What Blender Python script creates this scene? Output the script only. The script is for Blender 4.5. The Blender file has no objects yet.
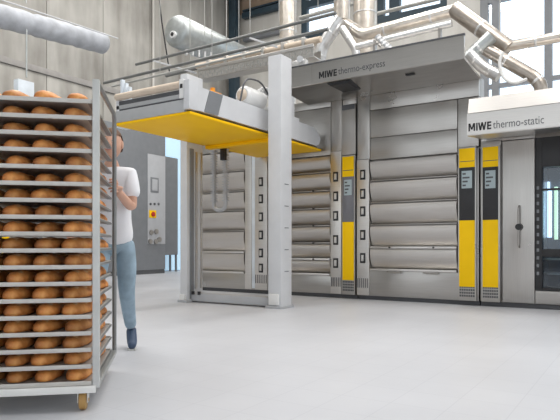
import bpy, bmesh, math, random
from mathutils import Vector, Matrix, noise
random.seed(7)
C = bpy.context.scene.collection
PI = math.pi
# ---------------------------------------------------------------- camera model
FPX, CAMH, CX, HY = 575.0, 0.87, 280.0, 245.0
YAW = math.atan(369 / 575.0)
SN, CS = math.sin(YAW), math.cos(YAW)


def ray(x, y):
    u = x - CX
    return Vector((-SN * FPX + CS * u, CS * FPX + SN * u, HY - y))


def at(x, y, Y):                       # point of the photo on the real plane Y
    d = ray(x, y)
    return Vector((0, 0, CAMH)) + d * (Y / d.y)


def atx(x, y, X):                      # point of the photo on the real plane X
    d = ray(x, y)
    return Vector((0, 0, CAMH)) + d * (X / d.x)


def wx(px, Y): return at(px, 200, Y).x
def wz(px, py, Y): return at(px, py, Y).z


def cf(l, d, z=0.0):                   # lateral / depth / height seen from the camera
    return Vector((CS * l - SN * d, SN * l + CS * d, z))


# ---------------------------------------------------------------- materials
def new_mat(name):
    m = bpy.data.materials.new(name)
    m.use_nodes = True
    return m, m.node_tree, m.node_tree.nodes['Principled BSDF']


def tex_noise(nt, scale, detail=4, stretch=(1, 1, 1), coord='Object'):
    tc = nt.nodes.new('ShaderNodeTexCoord')
    mp = nt.nodes.new('ShaderNodeMapping')
    mp.inputs['Scale'].default_value = stretch
    n = nt.nodes.new('ShaderNodeTexNoise')
    n.inputs['Scale'].default_value = scale
    n.inputs['Detail'].default_value = detail
    nt.links.new(tc.outputs[coord], mp.inputs['Vector'])
    nt.links.new(mp.outputs['Vector'], n.inputs['Vector'])
    return n


def ramp(nt, src, stops):
    r = nt.nodes.new('ShaderNodeValToRGB')
    while len(r.color_ramp.elements) < len(stops):
        r.color_ramp.elements.new(0.5)
    for e, (p, c) in zip(r.color_ramp.elements, stops):
        e.position = p
        e.color = (*c, 1)
    nt.links.new(src, r.inputs['Fac'])
    return r


def plain(name, col, rough=0.5, metal=0.0, var=0.08, scale=6.0, spec=0.5, bump=0.0):
    m, nt, b = new_mat(name)
    n = tex_noise(nt, scale)
    lo = tuple(max(0, c * (1 - var)) for c in col)
    hi = tuple(min(1, c * (1 + var)) for c in col)
    r = ramp(nt, n.outputs['Fac'], [(0.3, lo), (0.7, hi)])
    nt.links.new(r.outputs['Color'], b.inputs['Base Color'])
    b.inputs['Roughness'].default_value = rough
    b.inputs['Metallic'].default_value = metal
    b.inputs['Specular IOR Level'].default_value = spec
    if bump:
        bp = nt.nodes.new('ShaderNodeBump')
        bp.inputs['Strength'].default_value = bump
        bp.inputs['Distance'].default_value = 0.01
        nt.links.new(n.outputs['Fac'], bp.inputs['Height'])
        nt.links.new(bp.outputs['Normal'], b.inputs['Normal'])
    return m


def steel(name, col, rough=0.32, stretch=(1, 1, 60), var=0.07):
    m, nt, b = new_mat(name)
    n = tex_noise(nt, 3.0, 5, stretch)
    r = ramp(nt, n.outputs['Fac'], [(0.25, tuple(c * (1 - var) for c in col)), (0.75, tuple(min(1, c * (1 + var)) for c in col))])
    nt.links.new(r.outputs['Color'], b.inputs['Base Color'])
    n2 = tex_noise(nt, 1.6, 3)
    mr = nt.nodes.new('ShaderNodeMapRange')
    mr.inputs['To Min'].default_value = rough - 0.07
    mr.inputs['To Max'].default_value = rough + 0.10
    nt.links.new(n2.outputs['Fac'], mr.inputs['Value'])
    nt.links.new(mr.outputs['Result'], b.inputs['Roughness'])
    bp = nt.nodes.new('ShaderNodeBump')
    bp.inputs['Strength'].default_value = 0.12
    bp.inputs['Distance'].default_value = 0.02
    n3 = tex_noise(nt, 1.1, 2)
    nt.links.new(n3.outputs['Fac'], bp.inputs['Height'])
    nt.links.new(bp.outputs['Normal'], b.inputs['Normal'])
    b.inputs['Metallic'].default_value = 1.0
    return m


def foil(name, col, rough=0.28, bump=.2):
    m, nt, b = new_mat(name)
    n = tex_noise(nt, 9.0, 4)
    r = ramp(nt, n.outputs['Fac'], [(0.3, tuple(c * .86 for c in col)), (0.7, tuple(min(1, c * 1.1) for c in col))])
    nt.links.new(r.outputs['Color'], b.inputs['Base Color'])
    bp = nt.nodes.new('ShaderNodeBump')
    bp.inputs['Strength'].default_value = bump
    bp.inputs['Distance'].default_value = 0.02
    nt.links.new(n.outputs['Fac'], bp.inputs['Height'])
    nt.links.new(bp.outputs['Normal'], b.inputs['Normal'])
    b.inputs['Metallic'].default_value = 1.0
    b.inputs['Roughness'].default_value = rough
    return m


def emit(name, col, strength):
    m, nt, b = new_mat(name)
    b.inputs['Base Color'].default_value = (*col, 1)
    b.inputs['Emission Color'].default_value = (*col, 1)
    b.inputs['Emission Strength'].default_value = strength
    return m


def glass(name, tint=(1, 1, 1), gloss=0.08, rough=0.02):
    m, nt, b = new_mat(name)
    nt.nodes.remove(b)
    out = [n for n in nt.nodes if n.type == 'OUTPUT_MATERIAL'][0]
    tr = nt.nodes.new('ShaderNodeBsdfTransparent')
    tr.inputs['Color'].default_value = (*tint, 1)
    gl = nt.nodes.new('ShaderNodeBsdfGlossy')
    gl.inputs['Roughness'].default_value = rough
    mx = nt.nodes.new('ShaderNodeMixShader')
    mx.inputs['Fac'].default_value = gloss
    nt.links.new(tr.outputs[0], mx.inputs[1])
    nt.links.new(gl.outputs[0], mx.inputs[2])
    nt.links.new(mx.outputs[0], out.inputs['Surface'])
    return m


def concrete(name, a, b_, rough=0.85):
    m, nt, b = new_mat(name)
    n = tex_noise(nt, 0.7, 8)
    n2 = tex_noise(nt, 2.2, 6, (1, 1, 0.18))
    mx = nt.nodes.new('ShaderNodeMix')
    mx.inputs['Factor'].default_value = 0.55
    nt.links.new(n.outputs['Fac'], mx.inputs['A'])
    nt.links.new(n2.outputs['Fac'], mx.inputs['B'])
    r = ramp(nt, mx.outputs['Result'], [(0.38, a), (0.60, b_)])
    nt.links.new(r.outputs['Color'], b.inputs['Base Color'])
    b.inputs['Roughness'].default_value = rough
    return m


def floor_mat():
    m, nt, b = new_mat('pale resin floor')
    n = tex_noise(nt, 0.8, 6)
    r = ramp(nt, n.outputs['Fac'], [(0.3, (.50, .512, .545)), (0.7, (.58, .592, .625))])
    tc = nt.nodes.new('ShaderNodeTexCoord')
    br = nt.nodes.new('ShaderNodeTexBrick')
    br.offset = 0
    br.inputs['Scale'].default_value = 1.0
    br.inputs['Brick Width'].default_value = 0.3
    br.inputs['Row Height'].default_value = 0.3
    br.inputs['Mortar Size'].default_value = 0.004
    br.inputs['Mortar Smooth'].default_value = 0.6
    br.inputs['Color1'].default_value = (1, 1, 1, 1)
    br.inputs['Color2'].default_value = (.985, .985, .985, 1)
    br.inputs['Mortar'].default_value = (.90, .90, .91, 1)
    nt.links.new(tc.outputs['Object'], br.inputs['Vector'])
    mx = nt.nodes.new('ShaderNodeMix')
    mx.data_type = 'RGBA'
    mx.blend_type = 'MULTIPLY'
    mx.inputs['Factor'].default_value = 1
    nt.links.new(r.outputs['Color'], mx.inputs['A'])
    nt.links.new(br.outputs['Color'], mx.inputs['B'])
    nt.links.new(mx.outputs['Result'], b.inputs['Base Color'])
    b.inputs['Roughness'].default_value = 0.42
    b.inputs['Specular IOR Level'].default_value = 0.35
    return m


def crust_mat():
    m, nt, b = new_mat('brown bread crust')
    n = tex_noise(nt, 14.0, 6)
    r = ramp(nt, n.outputs['Fac'], [(0.30, (.26, .075, .018)), (0.50, (.60, .225, .055)), (0.74, (.84, .43, .14))])
    oi = nt.nodes.new('ShaderNodeObjectInfo')
    hs = nt.nodes.new('ShaderNodeHueSaturation')
    mr = nt.nodes.new('ShaderNodeMapRange')
    mr.inputs['To Min'].default_value = 0.75
    mr.inputs['To Max'].default_value = 1.25
    nt.links.new(oi.outputs['Random'], mr.inputs['Value'])
    nt.links.new(mr.outputs['Result'], hs.inputs['Value'])
    nt.links.new(r.outputs['Color'], hs.inputs['Color'])
    nt.links.new(hs.outputs['Color'], b.inputs['Base Color'])
    b.inputs['Roughness'].default_value = 0.5
    bp = nt.nodes.new('ShaderNodeBump')
    bp.inputs['Strength'].default_value = 0.4
    bp.inputs['Distance'].default_value = 0.006
    nt.links.new(n.outputs['Fac'], bp.inputs['Height'])
    nt.links.new(bp.outputs['Normal'], b.inputs['Normal'])
    return m


M = {
    'floor': floor_mat(),
    'concrete': concrete('grey concrete panels', (.29, .275, .25), (.50, .485, .45)),
    'concrete_light': concrete('pale concrete', (.52, .50, .46), (.64, .62, .58)),
    'brick': concrete('brown wall cladding', (.33, .24, .17), (.42, .31, .23)),
    'ledge': plain('grey ledge', (.36, .345, .33), .8),
    'ceil': plain('pale ceiling', (.7, .7, .7), .8),
    'steel': steel('brushed stainless steel', (.465, .45, .43), .29),
    'steel_door': steel('matte oven door steel', (.60, .575, .55), .46, (1, 1, 60), .05),
    'steel_v': steel('stainless steel vertical grain', (.49, .475, .455), .29, (60, 60, 1)),
    'steel_dark': steel('dull stainless steel', (.42, .40, .38), .38),
    'steel_light': steel('bright stainless steel', (.68, .66, .635), .34),
    'aluminium': foil('aluminium jacketed duct', (.74, .68, .61), .32),
    'aluminium_dull': foil('dull aluminium jacket', (.50, .45, .40), .34),
    'foil': foil('silver foil', (.76, .76, .76), .36, .25),
    'galv': foil('galvanised sheet', (.50, .53, .53), .42, .15),
    'white_paint': plain('white grey machine paint', (.66, .67, .69), .38, 0, .03),
    'grey_paint': plain('light grey machine paint', (.47, .48, .50), .42, 0, .04),
    'grey_rail': plain('silver grey rail', (.46, .47, .48), .4, 0.2, .04),
    'mid_grey': plain('mid grey paint', (.21, .22, .235), .45, 0, .05),
    'dark': plain('near black plastic', (.018, .018, .02), .4, 0, .1),
    'seam': plain('dark joint', (.035, .033, .032), .7, 0, .1),
    'dark_grey': plain('charcoal plastic', (.085, .088, .095), .4, 0, .06),
    'navy': plain('dark navy steelwork', (.03, .055, .075), .5, 0, .1),
    'yellow': plain('yellow enamel', (.98, .60, .002), .42, 0, .02, 6.0, .2),
    'yellow_belt': plain('yellow belt underside', (1.0, .56, .002), .5, 0, .04, 2.5, .2),
    'beige': plain('beige roller canvas', (.66, .55, .44), .7, 0, .06),
    'insul': plain('pale grey insulation jacket', (.48, .50, .54), .65, 0, .14, 5.0, .3, 1.0),
    'white': plain('white plastic', (.80, .80, .79), .35, 0, .03),
    'orange': plain('orange plastic', (.85, .33, .02), .4, 0, .05),
    'red': plain('red cap', (.5, .03, .02), .4),
    'cable': plain('grey cable', (.25, .25, .25), .6),
    'pipe_dark': plain('dark grey pipe', (.19, .195, .19), .45, 0.3, .1),
    'pipe_light': plain('grey pipe', (.42, .42, .40), .45, 0.3, .06),
    'rack': plain('worn rack steel', (.40, .41, .40), .38, 0.65, .08),
    'rack_white': plain('pale rack steel', (.80, .80, .78), .42, 0.15, .04),
    'rack_post': plain('pale grey rack post', (.58, .59, .58), .4, 0.3, .08),
    'tube': plain('grey steel tube', (.23, .235, .235), .4, .4, .08),
    'tray': plain('aluminium baking tray', (.56, .54, .51), .45, 0.35, .08),
    'wheel': plain('tan rubber wheel', (.46, .27, .09), .5, 0, .1),
    'crust': crust_mat(),
    'slash': plain('floury crumb slash', (.74, .48, .25), .7, 0, .15, 30),
    'skin': plain('skin', (.62, .36, .26), .5, 0, .06, 9),
    'hair': plain('short brown hair', (.13, .07, .04), .7, 0, .2, 40),
    'shirt': plain('white cotton', (.82, .82, .85), .85, 0, .03, 9, .3, .2),
    'jeans': plain('faded blue denim', (.30, .40, .48), .85, 0, .14, 12, .3, .2),
    'shoe': plain('dark blue shoe', (.05, .08, .14), .6, 0, .15),
    'sole': plain('pale sole', (.55, .55, .54), .7),
    'eye': plain('eye white', (.8, .78, .75), .3),
    'lip': plain('lips', (.5, .22, .19), .5),
    'pane': glass('clear window pane', (.93, .97, 1.0), .06),
    'oven_glass': glass('smoky oven glass', (.66, .74, .80), .06, .03),
    'oven_inside': plain('oven chamber lining', (.11, .14, .19), .3, 0.6, .35, 2.5),
    'reflect_white': emit('white window reflection', (.80, .92, 1.0), 3.0),  # emission stands in for window reflections on the oven door
    'reflect_green': emit('greenish window reflection', (.80, 1.0, .66), 2.2),
    'screen': emit('lit display', (.30, .36, .38), .25),
    'screen_grey': plain('grey display', (.17, .17, .19), .2, 0, .05),
    'doorlight': emit('daylit door glass', (.50, .70, .86), .75),
    'pcb': plain('white sign', (.74, .80, .86), .5),
}


# ---------------------------------------------------------------- mesh helpers
class MB:
    def __init__(s):
        s.bm = bmesh.new()

    def box(s, x0, x1, y0, y1, z0, z1, bev=0.0, mat=None, rot=None):
        bm2 = bmesh.new()
        bmesh.ops.create_cube(bm2, size=1.0)
        c = Vector(((x0 + x1) / 2, (y0 + y1) / 2, (z0 + z1) / 2))
        bmesh.ops.scale(bm2, vec=(abs(x1 - x0), abs(y1 - y0), abs(z1 - z0)), verts=bm2.verts)
        if bev > 0:
            bmesh.ops.bevel(bm2, geom=bm2.edges[:], offset=bev, segments=2, profile=0.6, affect='EDGES')
        if rot is not None:
            bmesh.ops.transform(bm2, matrix=rot, verts=bm2.verts)
        bmesh.ops.translate(bm2, vec=c, verts=bm2.verts)
        s._add(bm2, mat)
        return s

    def _add(s, bm2, mi=None):
        me = bpy.data.meshes.new('tmp')
        if mi:
            for f in bm2.faces:
                f.material_index = mi
        bm2.to_mesh(me)
        bm2.free()
        s.bm.from_mesh(me)
        bpy.data.meshes.remove(me)

    def tube(s, pts, r, seg=14, mat=None, closed=False, cap=True):
        pts = [Vector(p) for p in pts]
        n = len(pts)
        rs = r if isinstance(r, (list, tuple)) else [r] * n
        bm2 = bmesh.new()
        rings = []
        up = None
        for i, p in enumerate(pts):
            if closed:
                d0 = (p - pts[i - 1]).normalized()
                d1 = (pts[(i + 1) % n] - p).normalized()
            else:
                d0 = (p - pts[i - 1]).normalized() if i else (pts[1] - p).normalized()
                d1 = (pts[i + 1] - p).normalized() if i < n - 1 else d0
            t = (d0 + d1)
            t = t.normalized() if t.length > 1e-6 else d1
            if up is None:
                up = Vector((0, 0, 1)) if abs(t.z) < .9 else Vector((1, 0, 0))
            up = (up - t * up.dot(t)).normalized()
            sd = t.cross(up).normalized()
            k = 1.0 / max(.5, math.sqrt(max(0.05, (1 + d0.dot(d1)) / 2)))
            bn = (d1 - d0)
            bn = bn - t * bn.dot(t)
            bdir = bn.normalized() if bn.length > 1e-5 else None
            ring = []
            for j in range(seg):
                a = 2 * PI * j / seg
                o = (up * math.cos(a) + sd * math.sin(a)) * rs[i]
                if bdir is not None:
                    o = o + bdir * o.dot(bdir) * (k - 1)
                ring.append(bm2.verts.new(p + o))
            rings.append(ring)
        m = n if closed else n - 1
        for i in range(m):
            a, b = rings[i], rings[(i + 1) % n]
            for j in range(seg):
                bm2.faces.new((a[j], a[(j + 1) % seg], b[(j + 1) % seg], b[j]))
        if cap and not closed:
            bm2.faces.new(rings[0])
            bm2.faces.new(rings[-1])
        bmesh.ops.recalc_face_normals(bm2, faces=bm2.faces[:])
        s._add(bm2, mat)
        return s

    def bar(s, a, b, w, h, mat=None):           # square bar between two points
        a, b = Vector(a), Vector(b)
        d = b - a
        q = d.to_track_quat('X', 'Z').to_matrix().to_4x4()
        L = d.length
        c = (a + b) / 2
        s.box(c.x - L / 2, c.x + L / 2, c.y - w / 2, c.y + w / 2, c.z - h / 2, c.z + h / 2, min(w, h) * .12, mat, q)
        return s

    def prism_x(s, prof, x0, x1, mat=None):     # (y,z) outline run along X
        bm2 = bmesh.new()
        A = [bm2.verts.new((x0, y, z)) for y, z in prof]
        B = [bm2.verts.new((x1, y, z)) for y, z in prof]
        n = len(prof)
        for i in range(n):
            bm2.faces.new((A[i], A[(i + 1) % n], B[(i + 1) % n], B[i]))
        bm2.faces.new(A)
        bm2.faces.new(B)
        bmesh.ops.recalc_face_normals(bm2, faces=bm2.faces[:])
        s._add(bm2, mat)
        return s

    def prism_y(s, prof, y0, y1, mat=None):     # (x,z) outline run along Y
        bm2 = bmesh.new()
        A = [bm2.verts.new((x, y0, z)) for x, z in prof]
        B = [bm2.verts.new((x, y1, z)) for x, z in prof]
        n = len(prof)
        for i in range(n):
            bm2.faces.new((A[i], A[(i + 1) % n], B[(i + 1) % n], B[i]))
        bm2.faces.new(A)
        bm2.faces.new(B)
        bmesh.ops.recalc_face_normals(bm2, faces=bm2.faces[:])
        s._add(bm2, mat)
        return s

    def ball(s, c, rx, ry=None, rz=None, seg=16, mat=None):
        ry = ry or rx
        rz = rz or rx
        bm2 = bmesh.new()
        bmesh.ops.create_uvsphere(bm2, u_segments=seg, v_segments=max(8, seg // 2 + 2), radius=1)
        bmesh.ops.scale(bm2, vec=(rx, ry, rz), verts=bm2.verts)
        bmesh.ops.translate(bm2, vec=Vector(c), verts=bm2.verts)
        s._add(bm2, mat)
        return s

    def add_mesh(s, me, mat=None):
        bm2 = bmesh.new()
        bm2.from_mesh(me)
        s._add(bm2, mat)
        return s

    def build(s, name, mats, parent=None, local=False, smooth=35):
        me = bpy.data.meshes.new(name)
        s.bm.to_mesh(me)
        s.bm.free()
        for m in (mats if isinstance(mats, (list, tuple)) else [mats]):
            me.materials.append(M[m] if isinstance(m, str) else m)
        me.polygons.foreach_set('use_smooth', [True] * len(me.polygons))
        me.set_sharp_from_angle(angle=math.radians(smooth))
        o = bpy.data.objects.new(name, me)
        C.objects.link(o)
        if parent:
            o.parent = parent
            if not local:
                w = Matrix.Identity(4)
                p, ch = parent, []
                while p:
                    ch.append(p)
                    p = p.parent
                for q in reversed(ch):
                    w = w @ q.matrix_parent_inverse @ q.matrix_basis
                o.matrix_parent_inverse = w.inverted()
        return o


def tag(o, label, cat, group=None, kind=None):
    o['label'] = label
    o['category'] = cat
    if group:
        o['group'] = group
    if kind:
        o['kind'] = kind
    return o


def thing(name, label, cat, loc=(0, 0, 0), rz=0.0, group=None):
    o = bpy.data.objects.new(name, None)
    C.objects.link(o)
    o.empty_display_size = .1
    o.location = loc
    o.rotation_euler = (0, 0, rz)
    return tag(o, label, cat, group)


def struct(o):
    o['kind'] = 'structure'
    return o


def fillet(pts, rad, n=5):
    pts = [Vector(p) for p in pts]
    out = [pts[0]]
    for i in range(1, len(pts) - 1):
        p, a, b = pts[i], pts[i - 1], pts[i + 1]
        da, db = (a - p), (b - p)
        r = min(rad, da.length * .45, db.length * .45)
        s, e = p + da.normalized() * r, p + db.normalized() * r
        for k in range(n + 1):
            t = k / n
            out.append(s * (1 - t) ** 2 + p * 2 * t * (1 - t) + e * t * t)
    out.append(pts[-1])
    return out


def text_mesh(body, size, bold=0.0, xs=1.0):
    cu = bpy.data.curves.new('lettering', 'FONT')
    cu.body = body
    cu.size = size
    cu.extrude = 0.002
    cu.offset = bold
    cu.resolution_u = 3
    o = bpy.data.objects.new('lettering', cu)
    C.objects.link(o)
    dg = bpy.context.evaluated_depsgraph_get()
    me = bpy.data.meshes.new_from_object(o.evaluated_get(dg))
    C.objects.unlink(o)
    bpy.data.objects.remove(o)
    return me


def put_text(name, body, x0, x1, Y, z0, capH, matname, parent, bold=0.0):
    """letters on the plane Y facing the hall, from x0 to x1, baseline z0, cap height capH"""
    me = text_mesh(body, 1.0, bold)
    w = max(v.co.x for v in me.vertices) - min(v.co.x for v in me.vertices)
    mn = min(v.co.x for v in me.vertices)
    sx = (x1 - x0) / w
    sz = capH / 0.70
    for v in me.vertices:
        x, y, z = v.co
        v.co = (x0 + (x - mn) * sx, Y - .003 - z, z0 + y * sz)
    mb = MB()
    mb.add_mesh(me)
    return mb.build(name, matname, parent)


def stroke_word(x0, x1, Y, z0, H, matname, parent):
    """the four heavy capitals M I W E cut as flat strokes"""
    W = x1 - x0
    T = H * .20
    def poly(mb, pts):
        bm2 = bmesh.new()
        A = [bm2.verts.new((x, Y - .004, z)) for x, z in pts]
        B = [bm2.verts.new((x, Y + .001, z)) for x, z in pts]
        n = len(pts)
        for i in range(n):
            bm2.faces.new((A[i], A[(i + 1) % n], B[(i + 1) % n], B[i]))
        bm2.faces.new(A)
        bm2.faces.new(B)
        bmesh.ops.recalc_face_normals(bm2, faces=bm2.faces[:])
        mb._add(bm2)
    def st(mb, ax, az, bx, bz, t):
        poly(mb, [(ax - t / 2, az), (ax + t / 2, az), (bx + t / 2, bz), (bx - t / 2, bz)])
    mb = MB()
    u = W / 100
    h0, h1 = z0, z0 + H
    t = 6.6 * u
    # M : 0..30
    st(mb, 3.3 * u + x0, h0, 3.3 * u + x0, h1, t)
    st(mb, 26 * u + x0, h0, 26 * u + x0, h1, t)
    st(mb, 14.6 * u + x0, h0 + H * .2, 5 * u + x0, h1, t)
    st(mb, 14.6 * u + x0, h0 + H * .2, 24.3 * u + x0, h1, t)
    # I
    st(mb, 37 * u + x0, h0, 37 * u + x0, h1, t)
    # W : 42..78
    for a_, b_ in ((52, 45.5), (52, 60), (68, 60), (68, 75)):
        st(mb, a_ * u + x0, h0, b_ * u + x0, h1, t)
    # E
    st(mb, 84.5 * u + x0, h0, 84.5 * u + x0, h1, t)
    for zz in (h0, (h0 + h1) / 2 - T / 2, h1 - T):
        poly(mb, [(84.5 * u + x0, zz), (99 * u + x0, zz), (99 * u + x0, zz + T), (84.5 * u + x0, zz + T)])
    return mb.build('lettering', matname, parent)


# ================================================================= THE SETTING
XL, YB, HT = -13.6, 17.8, 10.6
fl = MB()
fl.box(XL - .3, 9, -7, YB + .3, -.2, 0)
struct(fl.build('floor', 'floor'))

wl = MB()
wl.box(XL - .35, XL - .03, -7, YB + .3, 0, HT)
y = -7.0
joints = [-7, -3.7, -1.8, .1, 2.0, 3.9, 5.8, 7.7, 9.6, 11.5, 13.4, 15.3, YB]
for a, b in zip(joints, joints[1:]):
    wl.box(XL - .04, XL, a + .012, b - .012, 0.0, 5.42, .006)
    wl.box(XL - .04, XL, a + .012, b - .012, 5.6, HT, .006)
struct(wl.build('wall_left', 'concrete'))
lg = MB()
lg.box(XL - .02, XL + .05, -7, YB - .4, 5.43, 5.59, .01)
struct(lg.build('trim_1', 'ledge'))

# back wall with three glazed openings
W = [(wx(301, YB), wx(339, YB), 8.15, 10.2), (wx(377, YB), wx(447, YB), 8.2, 10.2), (wx(480, YB), 4.5, 4.1, 10.2)]
wb = MB()
xs = XL - .3
for a, b, z0, z1 in W:
    wb.box(xs, a, YB, YB + .3, 0, HT)
    wb.box(a, b, YB, YB + .3, 0, z0)
    wb.box(a, b, YB, YB + .3, z1, HT)
    xs = b
wb.box(xs, 9, YB, YB + .3, 0, HT)
struct(wb.build('wall_back', 'concrete_light'))
cl = MB()
cl.box(XL + .3, W[0][0] - .25, YB - .06, YB, 9.72, HT)
struct(cl.build('trim_2', 'brick'))
for i, (a, b, z0, z1) in enumerate(W):
    wn = thing('window_%d' % (i + 1), ['tall window with dark frame behind the left riser ducts', 'dark framed window high on back wall above the hood', 'wide bright glazed wall behind the ducts at right'][i], 'window', ((a + b) / 2, YB, z0))
    struct(wn)
    f = MB()
    t = .22
    f.box(a, a + t, YB + .02, YB + .2, z0, z1)
    f.box(b - t, b, YB + .02, YB + .2, z0, z1)
    f.box(a + t, b - t, YB + .02, YB + .2, z0, z0 + t)
    f.box(a + t, b - t, YB + .02, YB + .2, z1 - t, z1)
    if i < 2:
        f.box(a + t, b - t, YB + .02, YB + .2, 9.35, 9.6)
        if i == 1:
            c = wx(394, YB)
            f.box(c - .18, c + .18, YB + .02, YB + .2, z0 + t, z1 - t)
    else:
        for px in (495, 548, 600):
            c = wx(px, YB)
            f.box(c - .1, c + .1, YB + .02, YB + .2, z0 + t, z1 - t)
        for zz in (5.6, 8.15):
            f.box(a + t, b - t, YB + .03, YB + .18, zz - .06, zz + .06)
    f.build('window_frame', 'navy' if i < 2 else 'mid_grey', wn)
    g = MB()
    g.box(a + t * .5, b - t * .5, YB + .10, YB + .115, z0 + t * .5, z1 - t * .5)
    g.build('window_glass', 'pane', wn)

# the hall behind the viewpoint: piers and a high wall with glazing between them
wf = MB()
for a in range(-14, 10, 4):
    wf.box(a, a + 1.5, -7.3, -7.0, 0, HT)
wf.box(XL - .3, 9, -7.28, -7.02, 7.2, HT)
wf.box(XL - .3, 9, -7.28, -7.02, 0, .7)
struct(wf.build('wall_front', 'concrete'))
wr_ = MB()
for a in (-7, -1.5, 4, 9.5, 15):
    wr_.box(8.7, 9, a, a + 2.2, 0, HT)
wr_.box(8.72, 8.98, -7, YB, 7.2, HT)
wr_.box(8.72, 8.98, -7, YB, 0, .9)
struct(wr_.build('wall_right', 'concrete_light'))
ce = MB()
ce.box(XL - .3, 9, -7.3, YB + .3, HT, HT + .2)
struct(ce.build('ceiling', 'ceil'))

# steelwork at the far corner
sc_ = MB()
sc_.box(wx(231, 17.4), wx(237.5, 17.4), 17.25, 17.55, 0, HT, .01)
tag(sc_.build('steel_column', 'navy'), 'dark blue steel column standing in the far corner of the hall', 'column')
bm_ = MB()
bm_.box(XL + .62, W[0][0] - .3, YB - .26, YB - .06, 9.46, 9.66, .01)
bm_.box(XL + .62, W[0][0] - .3, YB - .22, YB - .10, 9.72, 9.78)
tag(bm_.build('steel_beam', 'navy'), 'dark upper steel beam under the brown cladding on back wall', 'beam', 'steel beams on the back wall')
bm_ = MB()
bm_.box(XL + .62, W[0][0] - .3, YB - .2, YB - .0, 8.6, 8.74, .01)
tag(bm_.build('steel_beam', 'mid_grey'), 'thin grey lower beam across bare concrete of the back wall', 'beam', 'steel beams on the back wall')

# bright doorway in the left wall
dr = thing('door_1', 'tall pale blue glazed door in the left wall behind grey cabinet', 'door', (XL, 14.2, 0))
struct(dr)
d = MB()
d.box(XL, XL + .06, 13.62, 14.90, .02, 4.75)
d.build('door_panel', 'doorlight', dr)
d = MB()
d.box(XL, XL + .10, 13.50, 13.62, .0, 4.85)
d.box(XL, XL + .10, 14.90, 15.02, .0, 4.85)
d.box(XL, XL + .10, 13.62, 14.90, 4.75, 4.85)
d.build('door_frame', 'grey_paint', dr)

# ================================================================= OVENS
YO = 8.45


def ox(px): return wx(px, YO)
def oz(px, py): return wz(px, py, YO)


def deck_front(parent, x0, x1, levels, knobs=(), grips=()):
    """one bulging steel flap per deck with a rail below it"""
    for k, (z0, z1) in enumerate(zip(levels, levels[1:])):
        prof = [(YO + .12, z0 + .01), (YO + .075, z0 + .014)]
        n = 9
        H = z1 - z0
        for i in range(n + 1):
            t = i / n
            prof.append((YO + .066 - .092 * math.sin(PI * .5 * min(1, t / .80)) ** .95 + .010 * max(0, (t - .8) / .2) ** 2, z0 + .022 + (H - .05) * t))
        prof += [(YO + .12, z1 - .022)]
        mb = MB()
        mb.prism_x(prof, x0 + .012, x1 - .012)
        dd = mb.build('deck_door', 'steel_door', parent, smooth=50)
        r = MB()
        if k < 2:
            r.box(x0 + .008, x1 - .008, YO - .035, YO + .06, z0 - .018, z0 + .016, .005)
        else:
            r.box(x0 + .008, x1 - .008, YO - .012, YO + .06, z0 - .006, z0 + .010, .003)
        rr = r.build('door_rail', 'steel_light' if k < 2 else 'steel_dark', dd)
        if k in knobs:
            for fx in (.25, .75):
                q = MB()
                q.tube([(x0 + (x1 - x0) * fx, YO - .034, z0), (x0 + (x1 - x0) * fx, YO - .062, z0)], .013, 10)
                q.build('knob', 'dark', dd)
        if k in grips:
            for fx in (.3, .72):
                q = MB()
                cx = x0 + (x1 - x0) * fx
                q.tube(fillet([(cx - .11, YO - .03, z0 - .03), (cx - .11, YO - .07, z0 - .035), (cx + .11, YO - .07, z0 - .035), (cx + .11, YO - .03, z0 - .03)], .02, 3), .009, 8)
                q.build('handle', 'steel_dark', dd)


def carcass(parent, x0, x1, ztop, facade_to, z_open0, z_open1, cols=()):
    """body box set behind the front, plinth, upper panels"""
    b = MB()
    b.box(x0, x1, YO + .11, YO + 2.2, .06, ztop)
    b.box(x0, x1, YO + .11, YO + .3, ztop, facade_to)
    b.build('housing', 'steel_dark', parent)
    b = MB()
    b.box(x0 + .003, x1 - .003, YO + .003, YO + .11, .065, z_open0 - .02, .006)
    b.build('kick_panel', 'steel', parent)
    b = MB()
    b.box(x0, x1, YO + .05, YO + 2.2, 0, .06)
    b.build('plinth', 'dark_grey', parent)


def panel(parent, x0, x1, z0, z1, mat='steel_v', name='front_panel', y=YO, d=.11, bev=.006):
    b = MB()
    b.box(x0 + .004, x1 - .004, y, y + d, z0 + .004, z1 - .004, bev)
    return b.build(name, mat, parent)


def latch_column(parent, x0, x1, z0, z1, ys, mat='steel_light', grille=True):
    p = panel(parent, x0, x1, z0, z1, mat, 'latch_column', YO - .03, .14)
    c = (x0 + x1) / 2
    for z in ys:
        l = MB()
        l.box(c - .045, c + .045, YO - .038, YO - .03, z - .08, z + .08, .006)
        l.build('latch_plate', 'dark', p)
        l = MB()
        l.box(c - .022, c + .022, YO - .055, YO - .038, z - .05, z + .05, .006)
        l.build('latch_bolt', 'steel_light', p)
    if grille:
        g = MB()
        for i in range(6):
            xx = x0 + .025 + (x1 - x0 - .05) * i / 5
            g.box(xx - .006, xx + .006, YO - .036, YO - .03, z0 + .12, z0 + .27)
        g.build('grille', 'dark_grey', p)
    return p


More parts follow.
